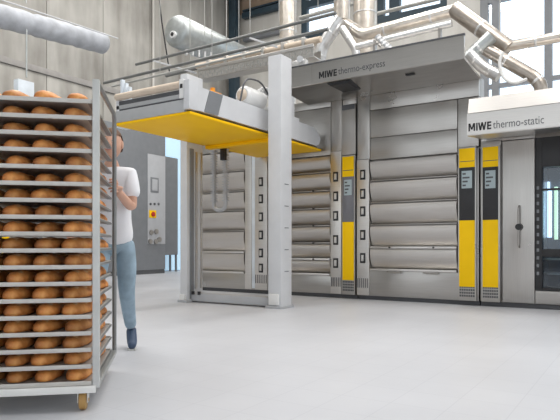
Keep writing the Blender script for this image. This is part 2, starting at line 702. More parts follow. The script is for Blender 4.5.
def control_column(parent, x0, x1, y, z0, zg, zy1, zs0, zs1, zt, screen='dark', lit=True):
    """tall narrow control column: grille, lower yellow, display, upper yellow"""
    b = MB()
    b.box(x0, x1, y, YO + .115, z0, zt + .02, .006)
    base = b.build('control_column', 'steel_v', parent)
    ins = (x1 - x0) * .08
    p = MB()
    p.box(x0 + ins, x1 - ins, y - .012, y, zy1, zs0, .004)
    p.build('lower_yellow_panel', 'yellow', base)
    p = MB()
    p.box(x0 + ins, x1 - ins, y - .012, y, zs1, zt, .004)
    p.box(x0 + ins * 1.4, x1 - ins * 1.4, y - .014, y - .011, zs1 + (zt - zs1) * .30, zs1 + (zt - zs1) * .33, 0, 1)
    p.build('upper_yellow_panel', ['yellow', 'dark_grey'], base)
    p = MB()
    p.box(x0 + ins, x1 - ins, y - .014, y, zs0, zs1, .004)
    p.build('display_panel', screen, base)
    w = x1 - x0
    s = MB()
    zz1 = zs1 - .05
    zz0 = zs1 - .30
    s.box(x0 + w * .22, x1 - w * .22, y - .017, y - .013, zz0, zz1, .003)
    if lit:
        for i in range(4):
            s.box(x0 + w * .27, x0 + w * (.45 + .1 * (i % 3)), y - .0185, y - .0165, zz0 + .03 + i * .055, zz0 + .055 + i * .055, 0, 1)
    s.build('screen', ['screen', 'dark_grey'], base)
    g = MB()
    for i in range(7):
        for j in range(4):
            xx = x0 + ins + (w - 2 * ins) * (i + .5) / 7
            zc = z0 + .05 + (zg - z0 - .04) * (j + .5) / 4
            g.box(xx - w * .045, xx + w * .045, y - .004, y, zc - .014, zc + .014)
    g.build('grille', 'dark_grey', base)
    return base


HB = 3.28                                   # lower edge of the tall hood
# --- left oven, behind the loader
x0, xm, x1 = ox(196), ox(245), ox(268.5)
ov = thing('deck_oven', 'leftmost stainless deck oven seen through the tall loader portal', 'oven', ((x0 + x1) / 2, YO + 1, 0), 0, 'deck ovens in a row')
lv = [oz(225, v) for v in (272, 252, 231, 211, 192, 172)] + [oz(225, 152)]
lz = lv[0]
carcass(ov, x0, x1, 2.5, 3.3, lz, lv[-1])
deck_front(ov, x0, xm, lv)
panel(ov, x0, xm, lv[-1], 3.3)
panel(ov, xm, ox(252), .07, 3.3, 'steel_light', 'side_post', YO - .01, .12)
b = MB()
b.box(ox(252.3), ox(255.3), YO - .012, YO + .11, .09, 3.25, .004)
b.build('light_strip', 'pcb', ov)
latch_column(ov, ox(255.6), x1 - .002, .07, 3.3, [oz(262, v) for v in (182, 199, 217, 235, 253, 268)])

# --- middle oven, right of the loader
x0, xm, x1 = ox(268.8), ox(331), ox(356.6)
ov = thing('deck_oven', 'middle stainless deck oven beside the single slim yellow control column', 'oven', ((x0 + x1) / 2, YO + 1, 0), 0, 'deck ovens in a row')
lv = [oz(310, v) for v in (274, 259, 243, 226, 209, 191.5, 173.5, 157)]
carcass(ov, x0, x1, 2.5, 3.3, lv[0], lv[-1])
deck_front(ov, x0, xm, lv, (1, 2, 3, 4, 5))
panel(ov, x0, xm, lv[-1], oz(310, 110), 'steel')
panel(ov, x0, xm, oz(310, 110), 3.3, 'steel')
panel(ov, xm, ox(342), lv[-1] + .05, 3.3, 'steel_v')
latch_column(ov, xm, ox(342.3), .07, lv[-1] + .05, [oz(336, v) for v in (177, 196.5, 216, 240, 263)])
b = MB()
b.box(ox(342.5), x1 - .004, YO - .04, YO + .11, oz(350, 155), oz(350, 105), .006)
tp = b.build('flue_cover', 'steel_v', ov)
b = MB()
b.box(ox(343), x1 - .012, YO - .046, YO - .038, oz(350, 110), oz(350, 105), .002)
b.build('cover_lip', 'dark_grey', tp)
panel(ov, ox(342.5), x1, oz(350, 104.5), 3.3, 'steel_v')
control_column(ov, ox(343), x1 - .004, YO - .05, .07, oz(350, 281), oz(350, 280), oz(350, 222), oz(350, 177), oz(350, 157), 'screen_grey')

# --- right oven
x0, xm, x1 = ox(357.2), ox(370), ox(479)
xb = ox(457.6)
ov = thing('deck_oven', 'wide right stainless deck oven with six decks left of twin yellow columns', 'oven', ((x0 + x1) / 2, YO + 1, 0), 0, 'deck ovens in a row')
lv = [oz(420, v) for v in (270.5, 247.5, 224, 201, 178, 156)]
carcass(ov, x0, x1, 2.5, 3.3, lv[0], lv[-1])
deck_front(ov, xm, xb, lv, (1,), (0,))
panel(ov, xm, xb, lv[-1], oz(420, 133), 'steel')
panel(ov, xm, xb, oz(420, 133), oz(420, 104), 'steel')
panel(ov, xm, x1, oz(420, 104), 3.3, 'steel')
panel(ov, xb, x1, oz(468, 147), oz(420, 104), 'steel')
panel(ov, x0, xm, lv[-1] + .02, 3.3, 'steel_v')
latch_column(ov, x0 + .002, xm, .07, lv[-1] + .02, [oz(363, v) for v in (175, 194, 211.5, 235, 258)])
panel(ov, xb, x1, .07, oz(468, 148.5), 'steel_v', 'side_post')
control_column(ov, ox(459), ox(477.5), YO - .06, .07, .28, oz(467, 286.5), oz(467, 220.5), oz(467, 168), oz(467, 149), 'dark')

# --- rack oven at the right edge
x0, x1 = ox(480.5), .95
ro = thing('rack_oven', 'rack oven with dark glazed door and slim handle at far right', 'oven', ((x0 + x1) / 2, YO + 1, 0))
zt = 2.72
b = MB()
b.box(x0, ox(535), YO + .09, YO + 2.2, .06, zt)
b.box(ox(535), x1, YO + .9, YO + 2.2, .06, zt)
b.box(ox(535), x1, YO + .09, YO + .9, 2.3, zt)
b.box(ox(535), x1, YO + .09, YO + .9, .06, .26)
b.build('housing', 'steel_dark', ro)
b = MB()
b.box(x0, x1, YO + .04, YO + 2.2, 0, .06)
b.build('plinth', 'dark_grey', ro)
panel(ro, x0, ox(501.5), .07, 2.35, 'steel_v', 'side_post')
control_column(ro, ox(482.3), ox(500.8), YO - .06, .07, .28, oz(491, 287), oz(491, 220), oz(491, 167.5), oz(491, 147.5), 'dark')
panel(ro, x0, ox(535), 2.33, zt, 'steel', 'front_panel', YO + .02, .08)
hp = panel(ro, ox(502.3), ox(535), .07, 2.32, 'steel_v', 'service_panel', YO - .01, .11)
hx = ox(519.5)
h = MB()
h.tube(fillet([(hx, YO - .01, oz(519, 206)), (hx, YO - .065, oz(519, 207)), (hx, YO - .065, oz(519, 246)), (hx, YO - .01, oz(519, 247))], .02, 3), .014, 10)
h.build('handle', 'steel_dark', hp)
h = MB()
h.tube([(hx, YO - .012, oz(519, 227)), (hx, YO - .09, oz(519, 227))], [.05, .042], 18)
h.build('lock_knob', 'dark', hp)
# the glazed door
zd0, zd1 = oz(548, 290.5), 2.32
xa, xz = ox(535.5), x1 - .02
dd = MB()
fw = .085
dd.box(xa, xa + fw, YO - .03, YO + .09, zd0, zd1, .004)
dd.box(xz - fw, xz, YO - .03, YO + .09, zd0, zd1, .004)
dd.box(xa + fw, xz - fw, YO - .03, YO + .09, oz(548, 167), zd1, .004)
dd.box(xa + fw, xz - fw, YO - .03, YO + .09, zd0, zd0 + .03, .004)
dd.box(xa + fw, xz - fw, YO - .03, YO + .09, oz(548, 256.5), oz(548, 249), .004)
dd.box(xa + fw, xz - fw, YO - .02, YO + .03, oz(548, 190.5), oz(548, 188.5), .002)
door = dd.build('oven_door', 'dark', ro)
g = MB()
g.box(xa + fw - .01, xz - fw + .01, YO + .04, YO + .05, zd0 + .02, oz(548, 166))
g.build('door_glass', 'oven_glass', door)
for i in range(12):
    q = MB()
    zz = oz(538, 275) + i * .105
    q.box(xa + .02, xa + .05, YO - .040, YO - .028, zz, zz + .045, .004)
    q.build('hinge_vent', 'mid_grey', door)
li = MB()
li.box(xa + .03, xz, YO + .86, YO + .9, .26, 2.3)
li.box(xa + .01, xa + .03, YO + .1, YO + .88, .26, 2.3)
li.box(xz - .02, xz, YO + .1, YO + .88, .26, 2.3)
li.build('oven_chamber', 'oven_inside', ro)
for px, mt, w_, za, zb in ((548.5, 'reflect_white', .016, .98, 1.80), (551, 'reflect_white', .007, .98, 1.70), (556, 'reflect_green', .022, .95, 1.72), (563, 'reflect_white', .02, .98, 1.8), (574, 'reflect_white', .03, .98, 1.8)):
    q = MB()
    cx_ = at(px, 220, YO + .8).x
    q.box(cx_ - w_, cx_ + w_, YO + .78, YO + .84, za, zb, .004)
    q.build('reflection_strip', mt, ro)  # glowing strips imitate hall windows mirrored in the door glass
q = MB()
for zz in (.46, .66):
    q.box(xa + .05, xz - .05, YO + .25, YO + .8, zz, zz + .02, .003)
q.build('rack_shelf', 'steel_light', ro)
panel(ro, ox(535), x1, .07, zd0 - .005, 'steel', 'kick_panel', YO - .01, .1)

# ================================================================= HOODS
YH = 7.6
hx0, hx1 = -4.86, wx(464, YH)
hd = thing('exhaust_hood', 'long tall stainless hood lettered above the deck ovens', 'hood', ((hx0 + hx1) / 2, 8.0, 3.3))
b = MB()
b.prism_x([(YH, 3.312), (YH + .012, 3.30), (YO - .005, 3.24), (YO - .005, 3.27), (YH + .05, 3.335), (YH + .04, 3.63), (YH, 3.63)], hx0, hx1)
hs = b.build('hood_shell', 'steel', hd, smooth=10)
b = MB()
b.box(hx0, hx1 + .01, YH - .008, YH + .03, 3.607, 3.632, .003)
b.build('top_edge', 'dark_grey', hs)
b = MB()
b.box(wx(312, YH) - .012, wx(312, YH), YH - .006, YH + .02, 3.335, 3.605, .002)
b.build('seam', 'steel_dark', hs)
b = MB()
c0 = wx(352, 8.1)
b.prism_y([(c0 - .20, 3.296), (c0 + .20, 3.296), (c0 + .14, 3.25), (c0 - .14, 3.25)], YH + .05, YH + .48)
b.build('hood_dark_wedge', 'dark', hd)  # dark wedge below the hood, behind its front edge
b = MB()
b.box(wx(400, YH), wx(409, YH), YH + .2, YH + .26, 3.268, 3.292, .004)
b.build('lamp_clip', 'dark', hd)
stroke_word(wx(319, YH), wx(337, YH), YH, wz(328, 77.2, YH), .10, 'dark', hd)
put_text('lettering', 'thermo-express', wx(338.3, YH), wx(385, YH), YH, wz(361, 70.5, YH), .10, 'dark_grey', hd, -.004)

sx0, sx1 = wx(467, YH), .95
sh = thing('exhaust_hood', 'low stainless hood with lettering over the glazed rack oven', 'hood', ((sx0 + sx1) / 2, 8.0, 2.3))
b = MB()
b.prism_x([(YH, 2.30), (YH + .01, 2.287), (YO - .07, 2.36), (YO - .07, 2.56), (YH, 2.57)], sx0, sx1)
ls = b.build('lower_fascia', 'steel_light', sh)
b = MB()
b.prism_x([(YH - .006, 2.575), (YO - .07, 2.575), (YO - .07, 2.70), (YH + .22, 2.775), (YH + .06, 2.775)], sx0 + .01, sx1)
b.build('sloping_upper_fascia', 'steel_light', sh)
stroke_word(wx(468.5, YH), wx(491.5, YH), YH, wz(480, 130.3, YH), .10, 'dark', sh)
put_text('lettering', 'thermo-static', wx(493, YH), wx(544, YH), YH, wz(518, 126, YH), .10, 'dark_grey', sh, -.004)

# ================================================================= LOADER
ld = thing('oven_loader', 'tall pale portal loader with raised yellow belt platform before the ovens', 'oven loader', (-5.2, 6.75, 0))


def post(xa, xb, y0, y1, z1):
    b = MB()
    b.box(xa, xb, y0, y1, .012, z1, .012)
    p = b.build('post', 'white_paint', ld)
    f = MB()
    f.box(xa - .03, xb + .02, y0 - .03, y1 + .02, 0, .035, .006)
    f.build('foot_plate', 'grey_paint', p)
    return p


ax, bx = wx(268, 6.58), wx(281, 6.58)
p1 = post(ax, bx, 6.58, 6.86, 3.47)
b = MB()
b.box(ax + .03, bx - .03, 6.55, 6.581, .05, .2, .005)
b.build('foot_bracket', 'white', p1)
b = MB()
for z in (.5, .8, 1.1, 1.4, 1.7):
    b.box(bx - .001, bx + .006, 6.67, 6.77, z, z + .012)
b.build('guide_slot', 'mid_grey', p1)
lx0, lx1 = -6.02, -5.883
p2 = post(lx0, lx1, 6.56, 6.93, 3.47)
b = MB()
b.box(lx1, lx1 + .02, 6.62, 6.70, .05, 2.34, .004)
b.build('lift_mast', 'mid_grey', p2)
b = MB()
b.box(lx1, lx1 + .025, 6.74, 6.78, .2, 2.3, .003)
b.box(lx1, lx1 + .025, 6.86, 6.89, .2, 2.3, .003)
b.build('guide_rail', 'steel_light', p2)
b = MB()
b.box(lx0 + .02, lx0 + .12, 6.52, 6.561, .036, .12, .005)
b.build('foot_bracket', 'white', p2)
b = MB()
b.box(lx1 - .0, ax, 6.64, 6.80, .02, .14, .008)
bb = b.build('base_beam', 'grey_paint', ld)
for xx in (lx1 + .06, lx1 + .18):
    q = MB()
    q.tube([(xx, 6.63, .12), (xx, 6.63, .17)], .025, 10)
    q.build('bolt', 'dark', bb)
# platform
X0, X1, Y0, Y1, ZP = -5.85, -4.56, 5.14, 8.37, 2.42
b = MB()
b.box(X0, X1, Y0, Y1, ZP, ZP + .035, .008)
b.box(X0 + .01, X1 + .0, 6.93, 7.05, ZP - .05, ZP + .0, .006)
yb = b.build('belt_tray', 'yellow_belt', ld)
b = MB()
b.box(X0 + .1, X1 - .06, Y0 + .06, Y1 - .04, ZP + .035, ZP + .075)
b.build('belt_gap', 'dark', ld)
b = MB()
prof = [(Y0 + .02, ZP + .07), (Y1 - .16, ZP + .07), (Y1 - .06, ZP + .11), (Y1 - .02, ZP + .2), (Y1 - .10, ZP + .30), (Y1 - .25, ZP + .36), (Y0 + .02, ZP + .36)]
b.prism_x(prof, X1 - .06, X1 - .005)
sp = b.build('side_panel', 'white_paint', ld)
b = MB()
b.prism_x([(5.40, ZP + .075), (5.66, ZP + .075), (5.76, ZP + .352), (5.50, ZP + .352)], X1 - .006, X1 + .004)
b.build('grey_badge', 'mid_grey', sp)
b = MB()
b.prism_x(prof, X0, X0 + .05)
b.build('side_panel', 'white_paint', ld)
b = MB()
b.box(X1 - .09, X1 + .004, Y0 - .02, Y0 + .14, ZP + .06, ZP + .41, .01)
b.build('end_box', 'white_paint', ld)
b = MB()
b.box(X0, X1 - .095, Y0 + .0, Y0 + .07, ZP + .036, ZP + .185, .006)
b.box(X0, X1 - .095, Y0 + .02, Y0 + .07, ZP + .21, ZP + .262, .004)
b.build('front_rail', 'grey_rail', ld)
b = MB()
b.box(X0, X1 - .095, Y0 + .022, Y0 + .06, ZP + .262, ZP + .315, .004)
b.box(X0, X1 - .095, Y0 + .03, Y0 + .06, ZP + .185, ZP + .21)
b.build('dark_seal', 'dark_grey', ld)
b = MB()
b.tube([(X0, Y0 + .03, ZP + .375), (X1 - .17, Y0 + .03, ZP + .375)], .046, 18)
rl = b.build('belt_roller', 'beige', ld)
b = MB()
b.box(X1 - .165, X1 - .10, Y0 - .01, Y0 + .09, ZP + .20, ZP + .43, .006)
b.build('roller_bearing', 'white', rl)
b = MB()
b.box(X1 - .15, X1 - .11, Y0 - .013, Y0 - .009, ZP + .32, ZP + .37, 0)
b.build('bearing_cap', 'dark', rl)
b = MB()
b.tube([(X1 - .05, 5.62, ZP + .35), (X1 - .05, 5.62, ZP + .42)], .03, 14)
b.box(X1 - .09, X1 - .01, 5.53, 5.75, ZP + .35, ZP + .375, .008)
b.build('warning_lamp', 'orange', ld)
# motor and hoses on top
b = MB()
b.box(X1 - .5, X1 - .03, 6.0, 7.9, ZP + .30, ZP + .355)
b.build('top_cover', 'grey_paint', ld)
b = MB()
mc = Vector((X1 - .12, 6.55, ZP + .52))
b.tube([mc + Vector((0, -.22, -.02)), mc + Vector((0, -.18, -.02)), mc + Vector((0, .2, -.02))], [.10, .135, .135], 20)
mo = b.build('drive_motor', 'white', ld)
b = MB()
b.tube([mc + Vector((0, -.222, -.02)), mc + Vector((0, -.27, -.02))], [.085, .05], 16)
b.build('motor_cap', 'beige', mo)
b = MB()
for i in range(4):
    a = i * .5
    pts = [mc + Vector((.02, .12 + .08 * i, .10)), mc + Vector((.06, .28 + .06 * i, .20 - .03 * i)), mc + Vector((.08, .44 + .05 * i, .06)), mc + Vector((.05, .5 + .03 * i, -.14))]
    b.tube(fillet(pts, .12, 5), .022, 8)
b.build('hose_bundle', 'white', mo)
b = MB()
b.box(X1 - .30, X1 - .02, 7.05, 7.4, ZP + .35, ZP + .50, .01)
b.build('valve_block', 'foil', ld)
b = MB()
b.box(X1 - .16, X1 - .06, 7.5, 7.62, ZP + .35, ZP + .74, .008)
b.box(X1 - .22, X1 - .02, 7.42, 7.7, ZP + .35, ZP + .42, .008)
b.box(X1 - .2, X1 - .1, 7.3, 7.36, ZP + .5, ZP + .62, .006)
b.tube([(X1 - .14, 7.32, ZP + .56), (X1 - .11, 7.56, ZP + .62)], .02, 8)
b.build('chain_bracket', 'white_paint', ld)
b = MB()
b.tube(fillet([(X1 - .06, 6.2, ZP + .35), (X1 - .05, 6.3, ZP + .72), (X1 - .05, 6.7, ZP + .76), (X1 - .05, 7.0, ZP + .5), (X1 - .06, 7.3, ZP + .40)], .15, 5), .013, 8)
b.build('signal_cable', 'dark_grey', ld)
# hanging energy chain
b = MB()
cy_ = 7.32
ca, cb_ = wx(214, cy_), wx(225.5, cy_)
cz = wz(220, 210, cy_)
ch = [Vector((ca, cy_, ZP)), Vector((ca, cy_, cz)), Vector((cb_, cy_, cz)), Vector((cb_, cy_, ZP))]
b.tube(fillet(ch, .13, 8), .034, 10)
for i in range(24):
    z = cz + .14 + i * .043
    for xx in (ca, cb_):
        if z + .02 < ZP:
            b.box(xx - .042, xx + .042, cy_ - .042, cy_ + .042, z, z + .02)
b.build('energy_chain', 'grey_paint', ld)
b = MB()
b.box(wx(220, 7.2), wx(224.5, 7.2), 7.2, 7.26, wz(222, 160, 7.2), ZP - .001, .006)
b.build('chain_guide', 'dark', ld)

# ================================================================= PIPES AND DUCTS
def rpx(px, Y, r): return r * Y / ray(px, 0).y


def duct(name, label, cat, pts, r, mat='aluminium', fil=.12, bands=None, group=None, rings=True):
    pts = [Vector(p) for p in pts]
    t = thing(name, label, cat, pts[0], 0, group)
    rs = r
    b = MB()
    b.tube(fillet(pts, fil, 5) if len(pts) > 2 else pts, r, 20)
    b.build('duct_body', mat, t)
    if rings:
        for a, c in zip(pts, pts[1:]):
            d = c - a
            n = max(1, int(d.length / .55))
            for i in range(n):
                f = (i + .5) / n
                p = a + d * f
                q = MB()
                u = d.normalized()
                q.tube([p - u * .018, p - u * .012, p + u * .012, p + u * .018], [r * 1.0, r * 1.05, r * 1.05, r * 1.0], 20)
                q.build('duct_band', 'foil', t)
    return t


YD = 9.1
G1 = 'silver exhaust ducts above the ovens'
def segs(t, name, pts, r, mat, fil=.1, rings=True):
    pts = [Vector(p) for p in pts]
    b = MB()
    b.tube(fillet(pts, fil, 5) if len(pts) > 2 else pts, r, 20)
    o = b.build(name, mat, t)
    if rings:
        for a, c in zip(pts, pts[1:]):
            d = c - a
            n = max(1, int(d.length / .6))
            for i in range(n):
                p = a + d * (i + .5) / n
                u = d.normalized()
                q = MB()
                q.tube([p - u * .018, p - u * .012, p + u * .012, p + u * .018], [r, r * 1.05, r * 1.05, r], 20)
                q.build('duct_band', 'foil', o)
    return o


def rod(t, p, top=None):
    q = MB()
    q.tube([p, Vector((p[0], p[1], HT - .001 if top is None else top))], .010, 8)
    q.build('hanger_rod', 'pipe_light', t)


ed_ = thing('exhaust_duct', 'long branching silver duct running over both hoods with forked foil legs', 'duct', at(342, 21, YD), 0, G1)
segs(ed_, 'riser', [at(342, -210, YD), at(342, 21, YD)], rpx(342, YD, 8), 'aluminium')
segs(ed_, 'upper_run', [at(342, 12, YD), at(343, 22, YD), at(363, 35, YD), at(456, 10, YD)], rpx(400, YD, 5.8), 'aluminium')
segs(ed_, 'slanting_run', [at(454, 9, YD), at(509, 49, YD)], rpx(480, YD, 8.2), 'aluminium_dull')
segs(ed_, 'lower_run', [at(505, 47, YD), at(640, 22, YD)], rpx(530, YD, 5.2), 'aluminium')
segs(ed_, 'left_leg', [at(341, 18, YD - .1), at(322, 47, YD - .1), at(318, 66, YD - .1)], rpx(335, YD, 6.3), 'foil')
segs(ed_, 'right_leg', [at(342, 28, YD - .2), at(356, 50, YD - .2), at(357, 68, YD - .2)], rpx(340, YD, 3.8), 'foil', .08)
segs(ed_, 'side_branch', [at(279, 50, YD), at(325, 40, YD)], rpx(300, YD, 4.4), 'aluminium')
rod(ed_, at(500, 40, YD))
t = thing('exhaust_duct', 'wide vertical silver duct just right of the forked duct', 'duct', at(365, 55, 10.2), 0, G1)
segs(t, 'duct_body', [Vector((at(365, 0, 10.2).x, 10.2, 2.52)), Vector((at(365, 0, 10.2).x, 10.2, HT - .01))], rpx(365, 10.2, 11.5), 'aluminium')
t = thing('exhaust_duct', 'vertical silver duct left of the dark framed window', 'duct', at(288, 60, 10.2), 0, G1)
segs(t, 'duct_body', [Vector((at(288, 0, 10.2).x, 10.2, 2.52)), Vector((at(288, 0, 10.2).x, 10.2, HT - .01))], rpx(288, 10.2, 8.5), 'aluminium')
t = thing('exhaust_duct', 'dull silver duct slanting down behind the low hood with crossing stub', 'duct', at(541, 99, 8.85), 0, G1)
segs(t, 'slanting_run', [at(480, 46, 8.8), at(534, 77, 8.8), at(541, 85, 8.8), Vector((at(541, 85, 8.8).x, 8.8, 2.74))], rpx(510, 8.8, 6.3), 'aluminium_dull', .12)
segs(t, 'crossing_stub', [at(466, 60, 8.75), at(492, 36, 8.75)], rpx(480, 8.75, 6.8), 'galv')
segs(t, 'foil_elbow', [at(470, 54, 8.7), at(482, 67, 8.7), at(499, 76, 8.7)], rpx(480, 8.7, 6.0), 'foil', .12)
t = thing('exhaust_duct', 'thin pale foil duct resting along the top of the tall hood', 'duct', at(356, 46, 8.45), 0, G1)
segs(t, 'duct_body', [at(356, 47, 8.62), at(452, 23.5, 8.62)], rpx(400, 8.62, 3.2), 'foil', .1, False)
for px in (375, 440):
    q = MB()
    xx = wx(px, 8.62)
    q.box(xx - .02, xx + .02, 8.58, 8.66, 3.302, wz(px, 47 - (px - 356) * .245, 8.62) - .05)
    q.build('duct_support', 'steel_dark', t)
b = MB()
pts = [at(377, 38, 8.25), at(398, 59, 8.25)]
d = pts[1] - pts[0]
P, R_ = [], []
for i in range(17):
    P.append(pts[0] + d * i / 16)
    R_.append(.055 if i % 2 else .075)
b.tube(P, R_, 14)
tag(b.build('flexible_hose', 'foil'), 'short ribbed flexible hose lying above the lettered hood', 'hose')
b = MB()
b.tube(fillet([at(503, 52, 8.6), at(499, 62, 8.6), at(503, 78, 8.6), at(514, 84, 8.6), at(527, 79, 8.6)], .1, 5), .022, 10)
tag(b.build('cable_loop', 'white'), 'pale cable loop curling under the long slanting ducts', 'cable')
b = MB()
b.box(wx(332, 8.2), wx(350, 8.2), 8.1, 8.38, 3.33, 3.78, .02)
b.box(wx(336, 8.1), wx(342, 8.1), 8.05, 8.11, 3.5, 3.7, .01)
tag(b.build('fan_housing', 'foil'), 'foil wrapped fan box on hood top below the forked ducts', 'fan box')
b = MB()
b.box(wx(293, 7.75), wx(307, 7.75), 7.70, 7.80, 3.36, 3.76, .02)
b.tube([at(300, 59, 7.70), at(300, 59, 7.665)], .05, 14)
tag(b.build('valve_unit', 'foil'), 'silver valve unit behind the portal post top', 'valve')

# grey pipes crossing left to right
def long_pipe(label, px0, py0, px1, Y, r, mat, hangs=(), struts=()):
    a = at(px0, py0, Y)
    e = Vector((wx(px1, Y), Y, a.z + .05))
    t = thing('service_pipe', label, 'pipe', a, 0, 'service pipes under the roof')
    b = MB()
    b.tube([a, e], r, 12)
    b.build('pipe_run', mat, t)
    for h_ in hangs:
        xx = wx(h_, Y)
        q = MB()
        q.tube([(xx, Y, a.z), (xx, Y, HT - .001)], .006, 8)
        q.build('hanger_rod', 'pipe_light', t)
    for s0, s1 in struts:
        q = MB()
        q.bar(at(*s0, Y), at(*s1, Y - .1), .03, .03)
        q.build('strut', 'white_paint', t)
    return t


long_pipe('dark upper pipe ending free at left beside the silver tank', 136, 64.5, 336, 7.5, .025, 'pipe_dark', (250, 279), (((153, 60.5), (196, 73)), ((250, 38), (277, 47))))
long_pipe('dark lower pipe starting above the bread rack corner', 104, 83, 328, 7.3, .026, 'pipe_dark', (212,))
long_pipe('thin grey pipe just below the dark lower pipe', 112, 86.5, 262, 7.15, .018, 'pipe_light', (160,))
long_pipe('short dark pipe below the silver tank', 166, 76, 258, 8.4, .03, 'pipe_dark', (190,))
long_pipe('grey pipe crossing the windows above the tall hood', 300, 18, 470, 10.8, .04, 'pipe_light', (318, 440))
long_pipe('pale pipe crossing high at top right', 376, 14, 640, 11.6, .04, 'pipe_light', (430, 535))

# perforated cable tray with beige pipe on it
ct = thing('cable_tray', 'perforated silver cable tray carrying a beige pipe above the loader', 'cable tray', at(205, 78, 8.0))
a, e = at(203, 80, 8.0), at(318, 49, 8.0)
zt_ = a.z
b = MB()
x_0, x_1 = a.x, e.x
b.box(x_0, x_1, 7.86, 7.87, zt_ - .03, zt_ + .12)
b.box(x_0, x_1, 8.10, 8.11, zt_ - .03, zt_ + .12)
b.box(x_0, x_1, 7.87, 8.10, zt_ - .03, zt_ - .02)
b.box(x_0, x_1, 7.84, 7.88, zt_ + .12, zt_ + .17, .008)
n = 46
for i in range(n):
    xx = x_0 + (x_1 - x_0) * (i + .5) / n
    b.box(xx - .012, xx + .012, 7.852, 7.86, zt_ - .01 + .05 * (i % 2), zt_ + .04 + .05 * (i % 2), 0, 1)
b.build('tray_channel', ['steel_light', 'pipe_light'], ct)
b = MB()
b.tube([(x_0 - .15, 8.0, zt_ + .27), (x_1 + .05, 8.0, zt_ + .27)], .05, 14)
b.build('beige_pipe', 'beige', ct)
for f_ in (.2, .8):
    rod(ct, Vector((x_0 + (x_1 - x_0) * f_, 8.08, zt_ + .0)))
for i in range(6):
    xx = x_0 + (x_1 - x_0) * (i + .4) / 6
    q = MB()
    q.box(xx - .03, xx + .03, 7.93, 8.07, zt_ + .12, zt_ + .34, .006)
    q.build('pipe_clamp', 'steel_light', ct)

# upright fittings on the platform behind the roller
b = MB()
for i, px in enumerate((123, 126.5, 130)):
    p = at(px, 96, 5.6)
    b.box(p.x - .022, p.x + .022, 5.57, 5.62, ZP + .075, wz(px, 80 + 3.5 * i, 5.6), .004)
b.box(wx(122, 5.6), wx(134, 5.6), 5.5, 5.68, ZP + .076, ZP + .14, .01)
b.build('upright_fitting', 'pcb', ld)

# silver air tank hung from the roof
p0, p1 = at(181, 33, 8.6), None
tk = thing('air_tank', 'silver horizontal cylindrical tank hanging on rods by the concrete wall', 'tank', p0)
L, R_ = 2.35, .315
b = MB()
prof = [(0, .05), (.010, .16), (.022, .25), (.045, .295), (.09, R_), (L - .25, R_), (L - .15, .28), (L - .05, .17), (L, .02)]
b.tube([p0 + Vector((0, t - .2, 0)) for t, r in prof], [r for t, r in prof], 28)
tb = b.build('tank_shell', 'galv', tk, smooth=50)
b = MB()
b.tube([p0 + Vector((.0, -.16, -.10)), p0 + Vector((0, -.25, -.10))], .07, 16)
b.build('inspection_flange', 'white', tb)
b = MB()
b.tube([p0 + Vector((.0, -.252, -.10)), p0 + Vector((0, -.26, -.10))], .04, 12)
b.build('gauge', 'dark', tb)
for yy in (.35, 1.5):
    q = MB()
    q.tube([p0 + Vector((.318, yy, 0)), p0 + Vector((.318, yy, 3.6))], .007, 8)
    q.build('hanger_rod', 'pipe_light', tk)
q = MB()
for i in range(5):
    q.tube([p0 + Vector((.05 + .06 * i, .1 + .12 * i, -.28)), p0 + Vector((.05 + .06 * i, .1 + .12 * i, -.42))], .03, 10)
q.build('valves', 'foil', tk)

# insulated duct along the left wall and the thin conduit in front of it
q0, q1 = Vector((0, 0, CAMH)) + ray(0, 16) * .0185, Vector((0, 0, CAMH)) + ray(103, 43.5) * .0216
dv = (q1 - q0).normalized()
idt = thing('insulated_duct', 'thick pale insulated duct hanging along the left concrete wall', 'duct', q1)
b = MB()
P, R_ = [], []
N = 34
for i in range(N + 1):
    P.append(q0 - dv * 1.2 + (q1 - q0 + dv * 1.2) * i / N)
    R_.append(.215 + .006 * math.sin(i * 2.1) - (.022 if i % 9 == 0 else 0))
P.append(q1 + dv * .06)
R_.append(.17)
b.tube(P, R_, 22)
b.build('insulation_jacket', 'insul', idt, smooth=60)
c = q0 + (q1 - q0) * .17
q = MB()
q.tube([c + Vector((.2, 0, .3)), c + Vector((.2, 0, 3))], .012, 8)
q.tube([c + Vector((.21, 0, -.2)), c + Vector((.21, 0, -1.1))], .016, 8)
q.build('hanger_rod', 'galv', idt)
b = MB()
b.tube([Vector((0, 0, CAMH)) + ray(-10, -4) * .0175, Vector((0, 0, CAMH)) + ray(118, 38.5) * .0205], .014, 8)
tag(b.build('conduit', 'white_paint'), 'thin pale conduit running in front of the insulated duct', 'conduit')
b = MB()
b.tube([Vector((XL + .07, atx(153, 20, XL + .06).y, 0)), Vector((XL + .07, atx(153, 20, XL + .06).y, HT - .01))], .04, 10)
tag(b.build('drain_pipe', 'concrete_light'), 'vertical pale pipe on the concrete wall left of the tank', 'pipe')
b = MB()
b.tube(fillet([atx(157, -40, XL + .5), atx(160, 10, XL + .5), atx(170, 75, XL + .5)], .6, 5), .022, 8)
tag(b.build('hanging_cable', 'dark'), 'dark cable hanging down the concrete wall beside the tank', 'cable')

# ================================================================= LEFT BACKGROUND MACHINES
CX_ = -12.6
pc = thing('proofing_cabinet', 'tall grey proofing cabinet with control panel behind the man', 'cabinet', (-13.0, 11.9, 0))
b = MB()
b.box(XL + .02, CX_, 10.3, 13.07, .12, 4.3, .02)
b.build('cabinet_body', 'mid_grey', pc)
b = MB()
b.box(XL + .02, CX_ - .02, 10.32, 13.05, 0, .12)
b.build('plinth', 'dark_grey', pc)
b = MB()
ya, yb_ = atx(147.5, 200, CX_).y, 13.05
b.box(CX_, CX_ + .015, ya, yb_, .9, 3.6, .004)
cp = b.build('control_panel', 'grey_paint', pc)


